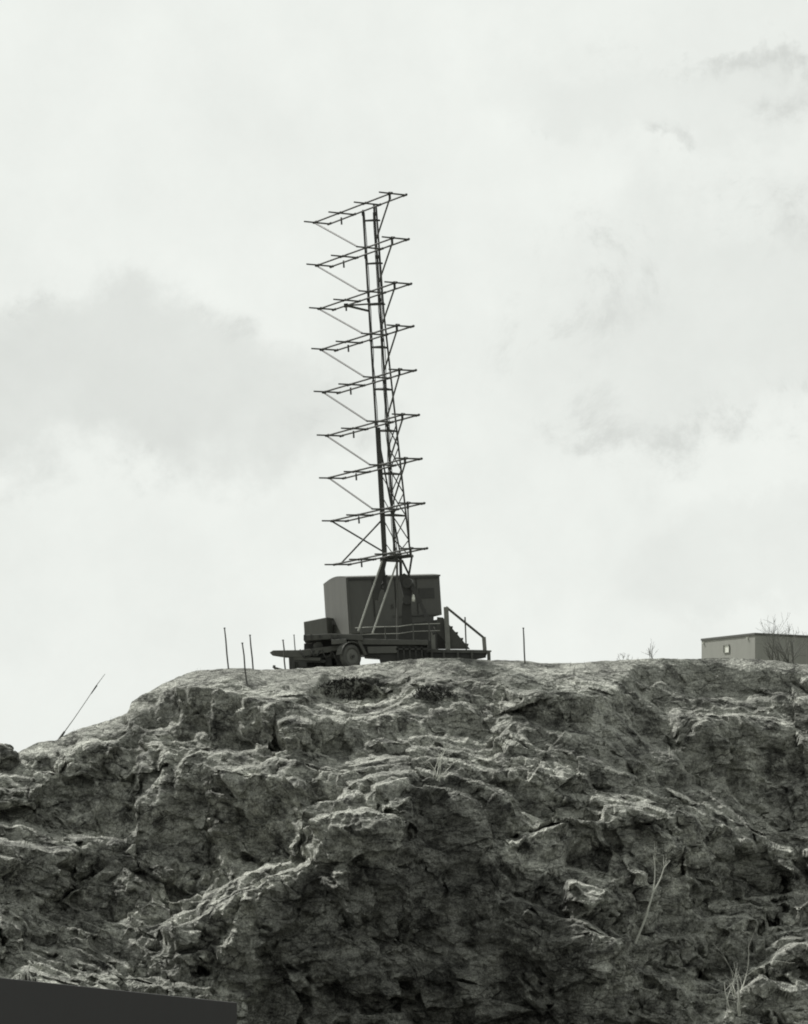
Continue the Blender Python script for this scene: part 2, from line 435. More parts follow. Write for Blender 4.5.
# resample every column evenly along the rock surface
arc = np.zeros_like(D)
arc[:, 1:] = np.cumsum(np.sqrt((.62*np.diff(D, axis=1))**2+(np.diff(py2, axis=1)/30)**2), 1)
arc = blur(arc/arc[:, -1:], 5, 0)
NF0, NF = NF, 760
tt = np.linspace(0, 1, NF)
Dn = np.empty((len(PX), NF)); pn = np.empty((len(PX), NF)); cn = np.empty((len(PX), NF))
for i in range(len(PX)):
    Dn[i] = np.interp(tt, arc[i], D[i]); pn[i] = np.interp(tt, arc[i], py2[i]); cn[i] = np.interp(tt, arc[i], cliff[i])
D = Dn; py2 = pn; px2 = np.repeat(PX[:, None], NF, 1)
X = (px2-CX)*D/FPX; Z = (HZ-py2)*D/FPX; Yy = D.copy()
# behind the crest: rounded plateau dropping gently away
bt = np.linspace(0, 1, NB+1)[1:]**1.8
back = 70*bt
bY = cy[:, None]+back[None, :]
bX = ((PX-CX)*cy/FPX)[:, None]*(1+.25*bt[None, :])
zc = ((HZ-csy)*cy/FPX)[:, None]
bZ = zc-.012*np.minimum(back, 8)[None, :]-.10*np.maximum(back-8, 0)[None, :]-.004*np.maximum(back-20, 0)[None, :]**1.6
bX = bX[:, ::-1]; bY = bY[:, ::-1]; bZ = bZ[:, ::-1]
X = np.concatenate([bX, X], 1); Yy = np.concatenate([bY, Yy], 1); Z = np.concatenate([bZ, Z], 1)
PXg = np.repeat(PX[:, None], X.shape[1], 1)

def normals(X, Y, Z):
    P = np.stack([X, Y, Z], -1)
    du = np.gradient(P, axis=0); dv = np.gradient(P, axis=1)
    n = np.cross(dv, du); n /= np.linalg.norm(n, axis=-1, keepdims=True)+1e-9
    s = np.where(n[..., 2:3]*.6-n[..., 1:2] < 0, -1, 1)
    return n*s
sm = lambda a: blur(blur(a, 4, 0), 5, 1)
N0 = normals(sm(X), sm(Yy), sm(Z))
sm2 = lambda a: blur(blur(a, 22, 0), 26, 1)
N = normals(sm2(X), sm2(Yy), sm2(Z))
# amount of roughness: less on the plateau itself
flat = np.concatenate([np.linspace(.35, .6, NB)[None, :].repeat(len(PX), 0), np.ones((len(PX), NF))], 1)
flat[:, NB:NB+40] = np.linspace(.45, 1, 40)[None, :]
x, y, z = X, Yy, Z
q1 = fbm(x*.5, y*.5, z*.5, 3, .5, 201); q2 = fbm(x*.5, y*.5, z*.5, 3, .5, 211); q3 = fbm(x*2, y*2, z*2, 3, .5, 221)
zf = z+.16*x+.06*y+.10*q1+.02*q3                                # along the foliation
def blocks(fx, fz, seed, w, off, tilt, crack, cw):
    F1, F2, rid, tl = worley((x+w*q1+.12*w*q3)*fx, (y+w*q2)*fx, zf*fz, seed)
    return off*(rid-.5)+tilt*tl-crack*(1-sstep(0, cw, F2-F1))
steep = sstep(.25, .9, 1-N0[..., 2])
amp = .30+.70*steep
cliff = np.concatenate([np.zeros((len(PX), NB)), blur(blur(cn, 3, 0), 3, 1)], 1)
d = .26*amp*facet(x*.40, y*.40, zf*.6, 301)
d += .22*amp*facet(x*.85, y*.85, zf*1.3, 302)
d += .15*amp*facet(x*1.7, y*1.7, zf*2.7, 303)
d += .10*(.36+.64*steep)*facet(x*3.4, y*3.4, zf*5.4, 304)
d += .05*(.45+.55*steep)*facet(x*6.0, y*6.0, zf*10, 305)
# upright joints that split the steep faces into columns
up = np.maximum(.4*sstep(.45, .95, 1-N0[..., 2]), cliff)
d += up*(.36*facet(x*.75+.12*z, y*.6, z*.14, 306)+.24*facet(x*1.9+.3*z, y*1.2, z*.36, 307)+.08*facet(x*4.2+.5*z, y*2, z*1.1, 308))
lk_ = 1-.72*cliff
# ledges: risers and treads along the foliation, broken up sideways
def ledge(f, A, seed, wv):
    u = zf*f+wv*fbm(x*.55, y*.35, zf*.6, 3, .55, seed)
    k = np.floor(u); fr = u-k
    r = _u(_hash(k.astype(np.int64), np.floor(x*.35+.8*q2).astype(np.int64), np.zeros_like(k, dtype=np.int64), seed))
    on = sstep(-.25, .35, fbm(x*.4, y*.3, zf*.8, 2, .5, seed+5))
    tread = .13
    saw = np.where(fr < 1-tread, fr/(1-tread), (1-fr)/tread)-.5
    return A*(.35+1.1*r)*saw*on
d += ledge(.85, .15, 401, .45)*(.2+.8*steep)*lk_
d += ledge(2.2, .14, 411, .5)*(.35+.65*steep)*lk_
d += ledge(5.2, .08, 421, .6)*(.5+.5*steep)*lk_
d *= flat
X = x+N[..., 0]*d; Yy = y+N[..., 1]*d; Z = z+N[..., 2]*d
nu, nv = X.shape
verts = np.stack([X, Yy, Z], -1).reshape(-1, 3).astype(np.float32)
iu = np.arange(nu-1)[:, None]; iv = np.arange(nv-1)[None, :]
a = iu*nv+iv
faces = np.stack([a, a+1, a+nv+1, a+nv], -1).reshape(-1, 4).astype(np.int32)

def grid_object(name, verts, faces, mat, smooth=False):
    me = bpy.data.meshes.new(name)
    me.vertices.add(len(verts)); me.vertices.foreach_set('co', np.ascontiguousarray(verts, dtype=np.float32).ravel())
    me.loops.add(faces.size); me.loops.foreach_set('vertex_index', np.ascontiguousarray(faces, dtype=np.int32).ravel())
    me.polygons.add(len(faces))
    me.polygons.foreach_set('loop_start', np.arange(0, faces.size, 4, dtype=np.int32))
    me.polygons.foreach_set('loop_total', np.full(len(faces), 4, dtype=np.int32))
    me.polygons.foreach_set('use_smooth', np.full(len(faces), smooth, dtype=bool))
    me.update(calc_edges=True); me.validate()
    me.materials.append(mat)
    o = bpy.data.objects.new(name, me); COL.objects.link(o)
    return o

M_ROCK = bpy.data.materials.new('weathered_gneiss'); M_ROCK.use_nodes = True
t = NT(M_ROCK.node_tree)
oc = t.n('ShaderNodeTexCoord').outputs['Object']
mp = t.n('ShaderNodeMapping', None, Vector=oc); mp.inputs['Rotation'].default_value = (0, R(9), 0); mp.inputs['Scale'].default_value = (.55, .55, 1.15)
big_ = t.noise(oc, .22, 5, .6); mid = t.noise(mp.outputs[0], 1.5, 8, .68, .3); fin = t.noise(oc, 9.0, 6, .7); lich = t.noise(oc, 1.3, 9, .72)
alb = t.rng(mid, .32, .68, .10, .46, False)
alb = t.math('MULTIPLY', alb, t.rng(big_, .3, .7, .72, 1.25, False))
alb = t.math('MULTIPLY', alb, t.rng(fin, .3, .7, .55, 1.45, False))
dk = t.rng(lich, .50, .62, 0.0, .68)
alb = t.math('MULTIPLY', alb, t.math('SUBTRACT', 1.0, dk))
pale = t.rng(t.noise(oc, 2.6, 9, .75), .58, .70, 0.0, .20)
alb = t.math('ADD', alb, pale)
# shade of the big central cliff deepened in the rock colour, with ragged edges
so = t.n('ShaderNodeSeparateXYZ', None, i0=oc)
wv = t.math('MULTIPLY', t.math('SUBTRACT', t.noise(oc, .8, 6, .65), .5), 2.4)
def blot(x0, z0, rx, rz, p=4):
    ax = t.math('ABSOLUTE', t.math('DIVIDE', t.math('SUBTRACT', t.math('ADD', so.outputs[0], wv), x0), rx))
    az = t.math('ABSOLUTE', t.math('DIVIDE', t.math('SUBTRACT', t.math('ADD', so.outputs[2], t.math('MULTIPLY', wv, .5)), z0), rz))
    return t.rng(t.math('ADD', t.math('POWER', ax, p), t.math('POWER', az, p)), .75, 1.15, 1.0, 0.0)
cliff_shade = t.math('MAXIMUM', blot(.6, -4.6, 4.6, 2.7), blot(1.4, -.9, 1.4, 1.7))
alb = t.math('MULTIPLY', alb, t.math('SUBTRACT', 1.0, t.math('MULTIPLY', cliff_shade, .44)))
def cracks(sc, w):
    mpc = t.n('ShaderNodeMapping', None, Vector=oc); mpc.inputs['Rotation'].default_value = (0, R(9), 0); mpc.inputs['Scale'].default_value = (.38, .38, 1.35)
    vv = t.n('ShaderNodeVectorMath', {'operation': 'ADD'}, i0=mpc.outputs[0])
    nz = t.n('ShaderNodeTexNoise', None, Vector=oc, Scale=2.5, Detail=4.0); s2 = t.n('ShaderNodeVectorMath', {'operation': 'SCALE'}, i0=nz.outputs[1]); s2.inputs['Scale'].default_value = .35
    t.set(vv.inputs[1], s2.outputs[0])
    vo = t.n('ShaderNodeTexVoronoi', {'feature': 'DISTANCE_TO_EDGE'}, Vector=vv.outputs[0], Scale=sc)
    return t.rng(vo.outputs['Distance'], 0.0, w, 0.0, 1.0)
c1, c2 = cracks(1.5, .022), cracks(4.2, .05)
def chips(sc, seedoff):
    mpc = t.n('ShaderNodeMapping', None, Vector=oc); mpc.inputs['Location'].default_value = (seedoff, 0, 0); mpc.inputs['Rotation'].default_value = (0, R(9), 0); mpc.inputs['Scale'].default_value = (.7, .7, 1.25)
    nz = t.n('ShaderNodeTexNoise', None, Vector=mpc.outputs[0], Scale=sc*.8, Detail=5.0); s2 = t.n('ShaderNodeVectorMath', {'operation': 'SCALE'}, i0=nz.outputs[1]); s2.inputs['Scale'].default_value = .7/sc
    vv = t.n('ShaderNodeVectorMath', {'operation': 'ADD'}, i0=mpc.outputs[0], i1=s2.outputs[0])
    return t.n('ShaderNodeTexVoronoi', {'feature': 'F1', 'distance': 'CHEBYCHEV'}, Vector=vv.outputs[0], Scale=sc).outputs['Distance']
bh = t.math('MULTIPLY', chips(3.2, 3), -.40)
bh = t.math('ADD', bh, t.math('MULTIPLY', chips(8.0, 9), -.17))
bh = t.math('ADD', bh, t.math('MULTIPLY', t.noise(oc, 26.0, 6, .7), .16))
bh = t.math('ADD', bh, t.math('MULTIPLY', mid, .45))
bh = t.math('ADD', bh, t.math('ADD', t.math('MULTIPLY', c1, .22), t.math('MULTIPLY', c2, .05)))
bp = t.n('ShaderNodeBump', None, Strength=1.0, Distance=.20, Height=bh)
# soil and lichen in the joints
patchy = t.rng(t.noise(oc, .9, 4, .6), .42, .58, 0.0, 1.0)
alb = t.math('MULTIPLY', alb, t.math('SUBTRACT', 1.0, t.math('MULTIPLY', t.math('MULTIPLY', t.math('SUBTRACT', 1.0, c1), patchy), .6)))
alb = t.math('MULTIPLY', alb, t.math('SUBTRACT', 1.0, t.math('MULTIPLY', t.math('MULTIPLY', t.math('SUBTRACT', 1.0, c2), patchy), .35)))
grit = t.rng(t.noise(oc, 20.0, 5, .75), .36, .64, .62, 1.80, False)
alb = t.math('MULTIPLY', alb, grit)
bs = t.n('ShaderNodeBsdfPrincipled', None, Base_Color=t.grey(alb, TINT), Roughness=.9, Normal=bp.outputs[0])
bs.inputs['Specular IOR Level'].default_value = .25
t.n('ShaderNodeOutputMaterial', None, Surface=bs.outputs[0])

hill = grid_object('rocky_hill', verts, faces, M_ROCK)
tag(hill, kind='structure')

# the surface of the hill as finished, for setting things down on it
IPX = np.arange(len(PX))
def on_rock(px, py):
    """world point of the hill's visible face nearest to a bearing and height angle"""
    i = int(round(np.interp(px, PX, IPX)))
    lo, hi = max(i-4, 0), min(i+5, nu)
    sx = CX+FPX*X[lo:hi, NB:]/Yy[lo:hi, NB:]; sy = HZ-FPX*Z[lo:hi, NB:]/Yy[lo:hi, NB:]
    e = (sx-px)**2+(sy-py)**2+.002*(Yy[lo:hi, NB:]-70)
    k = np.unravel_index(np.argmin(e), e.shape)
    return Vector((X[lo+k[0], NB+k[1]], Yy[lo+k[0], NB+k[1]], Z[lo+k[0], NB+k[1]]))
def top_z(px, Y):
    """height of the plateau behind the crest at a bearing and distance"""
    i = int(round(np.interp(px, PX, IPX))); 
    r = Yy[i, :NB+8]; return float(np.interp(Y, r[::-1], Z[i, :NB+8][::-1]))

# ------------------------------------------------------------------ ground sheet to the horizon
gx = np.concatenate([-np.geomspace(9000, 130, 16), np.linspace(-120, 120, 81), np.geomspace(130, 9000, 16)])
gy = np.concatenate([-np.geomspace(9000, 30, 14), np.linspace(-25, 160, 75), np.geomspace(170, 9000, 16)])
GX, GY = np.meshgrid(gx, gy, indexing='ij')
GZ = np.interp(GY, [-30, 0, 8, 62, 75, 9000], [-1.7, -1.7, -2.0, -8.0, -8.6, -10])
GZ = GZ+.18*fbm(GX*.12, GY*.12, GX*0, 3, .5, 401)*np.exp(-(np.hypot(GX, GY-60)/300)**2)
n0, n1_ = GX.shape
gi = np.arange(n0-1)[:, None]*n1_+np.arange(n1_-1)[None, :]
gf = np.stack([gi, gi+n1_, gi+n1_+1, gi+1], -1).reshape(-1, 4)
ground = grid_object('ground', np.stack([GX, GY, GZ], -1).reshape(-1, 3), gf, M_GROUND, True); tag(ground, kind='structure')

# ------------------------------------------------------------------ radar trailer with its antenna
Y0 = 87.0; TILT = R(3.36)
def frame(px, py, Yd, tilt):
    o = at(px, py, Yd); Rm = Matrix.Rotation(-tilt, 3, 'Y')
    Ri = Rm.transposed()
    return o, (0, -tilt, 0), (lambda px_, py_, y=0.0: Ri @ (at(px_, py_, Yd+y)-o))
o0, rot0, L = frame(385, 663, Y0, TILT)
radar = empty('radar_trailer', o0, rot0)
tag(radar, 'tall radar mast with nine tiers of antenna bars on a dark wheeled trailer', 'radar trailer')

ang = R(51)
e = Vector((math.cos(ang), -math.sin(ang), .02)).normalized()      # along a tier
g = Vector((math.sin(ang), math.cos(ang), .015)).normalized()      # front to back
LEN, WID = 4.12, 1.07
tips = [(304.5,221.2),(306.8,264.4),(309.2,307.7),(311.4,348.8),(313.8,391.6),(316.7,435),(319.3,477.5),(322,520.7),(324.7,564.5)]
# mast uprights
def chord(p0, p1, py): 
    f = (py-p0[1])/(p1[1]-p0[1]); return (p0[0]+(p1[0]-p0[0])*f, py)
cA = lambda py: L(*chord((363,210),(384.2,558),py), .25)
cB = lambda py: L(*chord((374,206),(395.3,558),py), -.20)
cC = lambda py: L(*chord((383.5,310),(410.5,556),py), -.16+.55*(py-310)/246) if py > 310 else cB(py)+Vector((.035, .05, 0))
cD = lambda py: L(*chord((377,430),(401,558),py), .29+.5*(py-430)/128)
def chord_part(fn, y0, y1, r):
    m = MB(); m.bar(fn(y0), fn(y1), r*2, r*2, (0, 1, 0)); return m.build('mast_upright', M_STEEL, radar)
chord_part(cA, 210, 559, .034); chord_part(cB, 205, 559, .036); chord_part(cD, 432, 559, .028)
m = MB(); m.bar(cB(206)+Vector((.07,.06,0)), cC(314), .06, .06, (0,1,0)); m.bar(cC(312), cC(557), .06, .06, (0,1,0)); m.build('mast_upright', M_STEEL, radar)
m = MB(); m.bar(cA(428)+Vector((.05,-.02,0)), cA(559)+Vector((.02,-.02,0)), .17, .12, (0,1,0)); m.build('mast_box_beam', M_STEEL, radar, bevel=.01)
# plate ties between the uprights
for py in (221, 264, 305, 347.5, 389.5, 431, 474, 515.5):
    a_, b_, c_ = cA(py), cB(py-1), cC(py+.5)
    if py < 320: c_ = b_+g*.22
    m = MB(); th = .035
    m.prism([a_, a_+g*.06, c_, b_], (0, 0, th)); m.tube(a_, b_, .028); m.tube(a_, c_, .026)
    m.build('mast_tie_plate', M_STEEL, radar)
# crossed bracing in the lower mast
m = MB()
lv = [425, 447, 470, 493, 516, 540, 557]
for i in range(len(lv)-1):
    m.tube(cB(lv[i]), cC(lv[i+1]), .02, n=6); m.tube(cC(lv[i]), cB(lv[i+1]), .02, n=6)
    if i > 1:
        m.tube(cA(lv[i]), cB(lv[i+1]), .016, n=6)
m.build('mast_cross_bracing', M_STEEL, radar)
rnd = random.Random(3)
for i, (tx, ty) in enumerate(tips):
    T = L(tx, ty, .94); jit = lambda s: Vector((rnd.uniform(-s, s), rnd.uniform(-s, s), rnd.uniform(-s, s)))
    s0 = T+g*(WID*.42)+e*(-.02); up_l, up_r = s0, s0+e*(LEN*.985)
    lo_l, lo_r = T+g*WID, T+g*WID+e*LEN
    bay = MB()
    bay.tube(up_l-e*.05+jit(.01), up_r+e*.03, .030); bay.tube(lo_l-e*.03+jit(.01), lo_r+e*.04, .030)
    bay_o = bay.build('antenna_tier', M_STEEL, radar)
    tag(bay_o, None)
    for k in range(4):
        a_ = T+e*(LEN*.993*k/3)+jit(.012); b_ = a_+g*(WID+.03)
        r_ = MB(); r_.tube(a_, b_, .026, .030)
        r_.build('cross_arm', M_STEEL, bay_o)
    # insulators and hangers where the arms cross the rails
    for k in (0, 1, 2, 3):
        for c1 in (T+e*(LEN*.993*k/3)+g*(WID*.42), T+e*(LEN*.993*k/3)+g*WID):
            ins = MB(); ins.path([c1-e*.11, c1-e*.07, c1, c1+e*.07, c1+e*.11], [.032, .047, .038, .047, .032], 8); ins.build('insulator', M_DARK, bay_o)
    ins = MB(); hp = lo_l+e*(LEN*.16); ins.tube(hp+Vector((0,0,.06)), hp-Vector((0,0,.18)), .030, n=6); ins.build('hanger', M_DARK, bay_o)
    ins = MB(); hq = up_r+e*.02; ins.box(hq-Vector((0,0,.06)), (.08, .10, .24)); ins.build('end_plate', M_DARK, bay_o, bevel=.01)
    # slanting stays of the tier
    if i < 8:
        Tn = L(*tips[i+1], .94); left_end = up_l+Vector((0,0,-.02))
        low = Tn+e*(LEN*.993*2/3)+g*.05 if i < 7 else cA(552)
        b1_ = MB(); b1_.tube(left_end, low, .029, n=6); b1_.build('stay', M_STEEL, bay_o)
        nxt = tips[i+1][1]
        tgt = [240, 283, 327, 371, 418.5, 461, 506]
        b2_ = MB()
        if i < 7: b2_.tube(hq-Vector((0,0,.15)), cB(tgt[i]) if i != 6 else cB(506), .029, n=6)
        else: b2_.tube(hq-Vector((0,0,.1)), cC(545), .029, n=6)
        b2_.build('stay', M_STEEL, bay_o)
    else:
        b1_ = MB(); b1_.tube(up_l+e*.35, cA(520), .030, n=6); b1_.build('stay', M_STEEL, bay_o)
    if i == 2:        # tier three carries an extra folded feeder frame
        p1 = L(346, 305.5, .35); p2 = L(369, 311, .18); p3 = L(384, 303, -.2)
        f_ = MB(); f_.tube(p1, p2, .04); f_.tube(p1, p3, .03); f_.box(p1, (.14,.12,.12)); f_.build('feeder_frame', M_STEEL, bay_o)
for k, (fn, off) in enumerate(((cA, Vector((.05,-.05,0))), (cB, Vector((-.05,-.06,0))), (cB, Vector((.06,-.03,0))))):
    m = MB(); pts = []
    for j in range(26):
        py = 215+j*13.7; pts.append(fn(py)+off+Vector((rnd.uniform(-.018,.018), rnd.uniform(-.02,.02), 0)))
    m.path(pts, .014, 5); m.build('feeder_cable', M_DARK, radar)
for i in range(9):
    py = (222, 265, 308, 348, 390, 433, 476, 519, 557)[i]
    for fn in (cA, cB):
        m = MB(); m.box(fn(py-8), (.11,.13,.10)); m.build('clamp', M_DARK, radar, bevel=.01)
# mast foot
m = MB(); m.bar(L(381, 559.5, .3), L(412.5, 555.5, .1), .42, .085); m.bar(L(381,560,.35), L(401,561,-.3), .12, .10); m.build('turntable_frame', M_DARK, radar, bevel=.012)
m = MB(); m.bar(L(384,560,.1), L(375,600,.1), .20, .10, (0,1,0)); m.bar(L(382,560,.15), L(386,592,.2), .12, .08, (0,1,0)); m.tube(L(375,585,.1), L(386,590,.2), .03); m.tube(L(376,598,.1), L(387,575,.2), .03)
m.build('mast_leg', M_DARK, radar)
for a_, b_ in (((382,561),(358.3,631)), ((397,562),(372.5,633.5))):
    m = MB(); m.tube(L(*a_, -.1), L(*b_, -.75), .030); m.build('guy_rod', M_ROD, radar)
m = MB(); m.tube(L(397,558,-.1), L(397.5,641,-.3), .036); m.build('control_shaft', M_DECK, radar)
m = MB(); m.bar(L(400.5,558,.2), L(401,582,.2), .10, .10, (0,1,0)); m.tube(L(402,560,.15), L(410,577,.15), .035); m.tube(L(412,556,.2), L(408.5,578,.2), .035)
m.build('mast_leg', M_DARK, radar)
m = MB()
m.prism([L(px_, py_, -.05) for px_, py_ in ((399,577),(404,573),(411,577),(414,586),(411.5,596),(411,606),(414,642),(401,642),(402,606),(404,598))], (0, .45, 0))
m.disc(L(407,600,-.12), (0,1,0), .15, .16); m.disc(L(408,583,-.1), (.3,1,0), .17, .2)
m.build('gear_column', M_DARK, radar)
m = MB(); m.tube(L(413.5,597,-.22), L(413.5,601.5,-.22), .055, .05, n=10); m.tube(L(413.5,594.5,-.22), L(413.5,597,-.22), .02, .055, n=10); m.build('white_knob', M_WHITE, radar, True)  # small white rounded piece in front of the gear column
m = MB(); m.bar(L(411,584,-.1), L(420,602,-.2), .15, .12, (0,1,0)); m.bar(L(420,602,-.2), L(434.5,634,-.5), .12, .10, (0,1,0)); m.build('raising_strut', M_DARK, radar)
# trailer bed
ux = Vector((math.cos(R(14)), math.sin(R(14)), 0))
m = MB(); 
m.prism([L(px_, py_, -1.0) for px_, py_ in ((303.5,635),(330,633.5),(362,634.5),(363,640.5),(330,639),(303.5,640.5))], (0, 2.2, 0)); m.build('front_deck', M_DECK, radar, bevel=.015)
m = MB(); m.prism([L(px_, py_, -.9) for px_, py_ in ((358,638.5),(400,639.5),(428,640),(428,645),(358,644.5))], (0, 2.1, 0)); m.build('main_deck', M_DECK, radar, bevel=.015)
m = MB(); m.prism([L(px_, py_, -.75) for px_, py_ in ((362,645),(414,645),(421,646.5),(425,664),(381,664.5),(379,657),(364,656)) ], (0, 1.6, 0)); m.build('chassis', M_DARK, radar, bevel=.012)
m = MB(); m.prism([L(px_, py_, -.86) for px_, py_ in ((367,646.5),(397,646),(397,653),(368,653.5))], (0, .1, 0)); m.build('side_panel', M_PANEL, radar, bevel=.01)
m = MB()
for k in range(5): m.box(L(398+k*6, 654, -.82), (.05, .08, .5))
m.bar(L(396,649,-.82), L(428,649,-.82), .08, .06); m.build('side_frame', M_DARK, radar)
m = MB(); m.bar(L(357,637,-.9), L(366,655,-.9), .10, .12, (0,1,0)); m.build('deck_bracket', M_DECK, radar)
# goose-neck drawbar and the gear slung beneath it
m = MB(); m.prism([L(px_, py_, -.9) for px_, py_ in ((269.5,652.5),(273,650.3),(300,650),(328,646.5),(346,644),(346,648.5),(328,652.5),(300,657.2),(285,657),(272,655))], (0, .5, 0)); m.build('drawbar', M_DECK, radar, bevel=.015)
m = MB(); m.prism([L(px_, py_, -.4) for px_, py_ in ((304,643.5),(312,643.5),(314,639.5),(352,640),(352,649),(318,652),(304,652))], (0, 1.0, 0)); m.build('under_frame', M_DARK, radar)
rr = random.Random(11)
for k in range(13):
    m = MB(); yy = rr.uniform(657, 668); xa = rr.uniform(288, 306); xb = rr.uniform(318, 345); dd = rr.uniform(-.85, .4)
    m.bar(L(xa, yy, dd), L(xb, yy+rr.uniform(-2.0, 2.0), dd+rr.uniform(-.2,.3)), rr.uniform(.10,.2), rr.uniform(.08,.14)); m.build('timber_baulk', M_DECK if k % 4 == 0 else M_DARK, radar, bevel=.008)
for k in range(6):
    m = MB(); xx = 292+k*9.5+rr.uniform(-2, 2); m.box(L(xx, 661.5+rr.uniform(-2,2), -.5+rr.uniform(-.2,.3)), (rr.uniform(.18,.32), .5, rr.uniform(.34,.5))); m.build('jack_block', M_DARK, radar, bevel=.015)
for k in range(4):
    m = MB(); xa = 300+k*11; xb = xa+rr.uniform(9, 18); z0 = rr.uniform(648, 653)
    m.path([L(xa, z0, -.92), L(xa*.7+xb*.3, z0+rr.uniform(5,9), -.95), L(xa*.3+xb*.7, z0+rr.uniform(6,10), -.95), L(xb, z0+1, -.9)], .022, 6); m.build('hose', M_DARK, radar, True)
for k in range(5):
    m = MB(); xx = 304+k*9+rr.uniform(-2,2); m.box(L(xx, 637.2+rr.uniform(-.4,.4), -1.04), (.06,.05,.17)); m.build('cleat', M_DARK, radar)
m = MB(); m.box(L(339,641.8,-1.0), (.5,.3,.16)); m.build('tool_box', M_PANEL, radar, bevel=.012)
m = MB(); m.disc(L(318,646,-.7), (.4,-1,0), .14, .16, 18); m.build('cable_reel', M_DECK, radar)
m = MB(); m.prism([L(px_, py_, .5) for px_, py_ in ((292,655),(345,652),(360,655),(360,668),(292,668))], (0,.2,0)); m.build('far_side_frame', M_DARK, radar)
m = MB(); m.tube(L(332,655,-.6), L(334,647,-.6), .04); m.tube(L(327,656,-.6), L(336,656,-.6), .05); m.build('brake_rod', M_DECK, radar)
# wheels: near and far side
wax = Vector((math.sin(R(40)), -math.cos(R(40)), 0))
for (wxp, wyp, dd) in ((350.5, 656.6, -1.0), (343, 657, .9)):
    c = L(wxp, wyp, dd)
    wh = MB(); wh.disc(c, wax, .405, .22, 32, .25); wo_ = wh.build('wheel', M_TYRE, radar, True)
    rm = MB(); rm.disc(c+wax*.02, wax, .245, .14, 28); rm.disc(c+wax*.10, wax, .09, .05, 16); rm.build('rim', M_RIM, wo_)
    hb = MB(); hb.disc(c+wax*.14, wax, .055, .06, 12); hb.build('hub_cap', M_DARK, wo_)
m = MB(); c = L(350.5, 656.6, -1.0); side = Vector((0, 0, 1)).cross(wax).normalized(); pts = []
for k in range(13):
    a_ = R(8+k*164/12); pts.append(c+(side*math.cos(a_)+Vector((0,0,1))*math.sin(a_))*.47)
for k in range(12):
    m.prism([pts[k]-wax*.14, pts[k+1]-wax*.14, pts[k+1]+wax*.14, pts[k]+wax*.14], (pts[k]+pts[k+1]-c*2).normalized()*.03)
m.build('mudguard', M_DECK, radar)
# wire guard rail along the deck
m = MB(); rail = [(355,628),(372,627),(399,626.5),(412,624.5),(440,623.5)]
m.path([L(*p, -.85) for p in rail], .014, 5); m.path([L(a_, b_+7, -.85) for a_, b_ in rail], .010, 5); m.build('guard_wire', M_ROD, radar)
for a_, b_, c_ in ((361,627,638),(385,626.5,639),(413,624,640),(429,623,641)):
    m = MB(); m.tube(L(a_, b_, -.85), L(a_+.6, c_, -.85), .022, n=6); m.build('guard_post', M_DECK, radar)
m = MB(); m.box(L(414.5, 644, -.5), (.12,.3,.2)); m.bar(L(424,646,-.3), L(427,663,-.3), .12, .12, (0,1,0)); m.build('levelling_jack', M_DARK, radar)

# ------------------------------------------------------------------ operating van behind the mast
ov, rotv, V = frame(395, 640, 90.0, TILT)
van = empty('operating_van', ov, rotv)
tag(van, 'dark box van body with curved roof and paler end wall standing behind the radar mast', 'van body')
th = R(21); fd = Vector((math.cos(th), math.sin(th), 0)); bd = Vector((-math.sin(th), math.cos(th), 0))   # along front, into depth
A = V(347.3, 577.4, 0); LF, WD, HT = 3.44, 2.42, 1.95
def vb(a_, b_, z_): return A+fd*a_+bd*b_+Vector((0, 0, z_))
# tapered body: slightly narrower at the floor
body = MB()
poly = [vb(0,0,0), vb(LF,0,0), vb(LF+.01,0,-1.40), vb(LF-.30,0,-1.43), vb(LF-.34,0,-HT), vb(.005,0,-HT)]
body.prism(poly, bd*WD); van_b = body.build('body', M_OLIVE, van, bevel=.012)
en = MB(); en.prism([vb(-.012,.03,-.02), vb(-.012,WD-.03,-.02), vb(-.01,WD-.04,-HT), vb(-.01,.03,-HT)], fd*-.03); en.build('end_wall', M_PANEL, van)
tr = MB(); tr.bar(vb(-.01,-.012,0), vb(.0,-.012,-HT), .06, .05, (0,1,0)); tr.build('corner_post', M_PANEL, van)
for f_ in (.92, 1.75, 2.55):
    tr = MB(); tr.bar(vb(f_,-.012,-.03), vb(f_+.01,-.012,-1.4), .03, .035, (0,1,0)); tr.build('seam_strip', M_DARK, van)
tr = MB(); tr.bar(vb(.02,-.02,-.07), vb(LF-.02,-.02,-.07), .05, .05); tr.build('eave_batten', M_DARK, van)
tr = MB(); tr.prism([vb(.95,-.03,-.35), vb(1.7,-.03,-.35), vb(1.7,-.03,-1.80), vb(.95,-.03,-1.80)], bd*.028); d_o = tr.build('door', M_OLIVE, van)
tr = MB(); tr.box(vb(1.60,-.05,-1.05), (.04,.05,.14)); tr.build('handle', M_STEEL, d_o)
for f_ in (.5, 1.5):
    tr = MB(); tr.box(vb(.96,-.045,-f_), (.05,.03,.10)); tr.build('hinge', M_DARK, d_o)
tr = MB(); tr.prism([vb(2.62,-.02,-.45), vb(3.2,-.02,-.45), vb(3.2,-.02,-.8), vb(2.62,-.02,-.8)], bd*.018); tr.build('vent', M_DARK, van)
rf = MB(); arc = []
for k in range(11):
    f_ = k/10; arc.append(vb(-.03, -.02+(WD+.04)*f_, .01+.13*math.sin(math.pi*f_)))
arc += [vb(-.03, WD+.02, -.04), vb(-.03, -.02, -.04)]
rf.prism(arc, fd*(LF+.06)); rf.build('roof', M_OLIVE, van)
lk = MB(); p0 = V(303.5, 621.8, 1.6); p1 = V(326.5, 617.2, .9)
lk.prism([p0, p1, p1+Vector((0,0,-.72)), p0+Vector((0,0,-.66))], Vector((.5, 1.2, 0))); lk.build('low_locker', M_PANEL, van, bevel=.015)
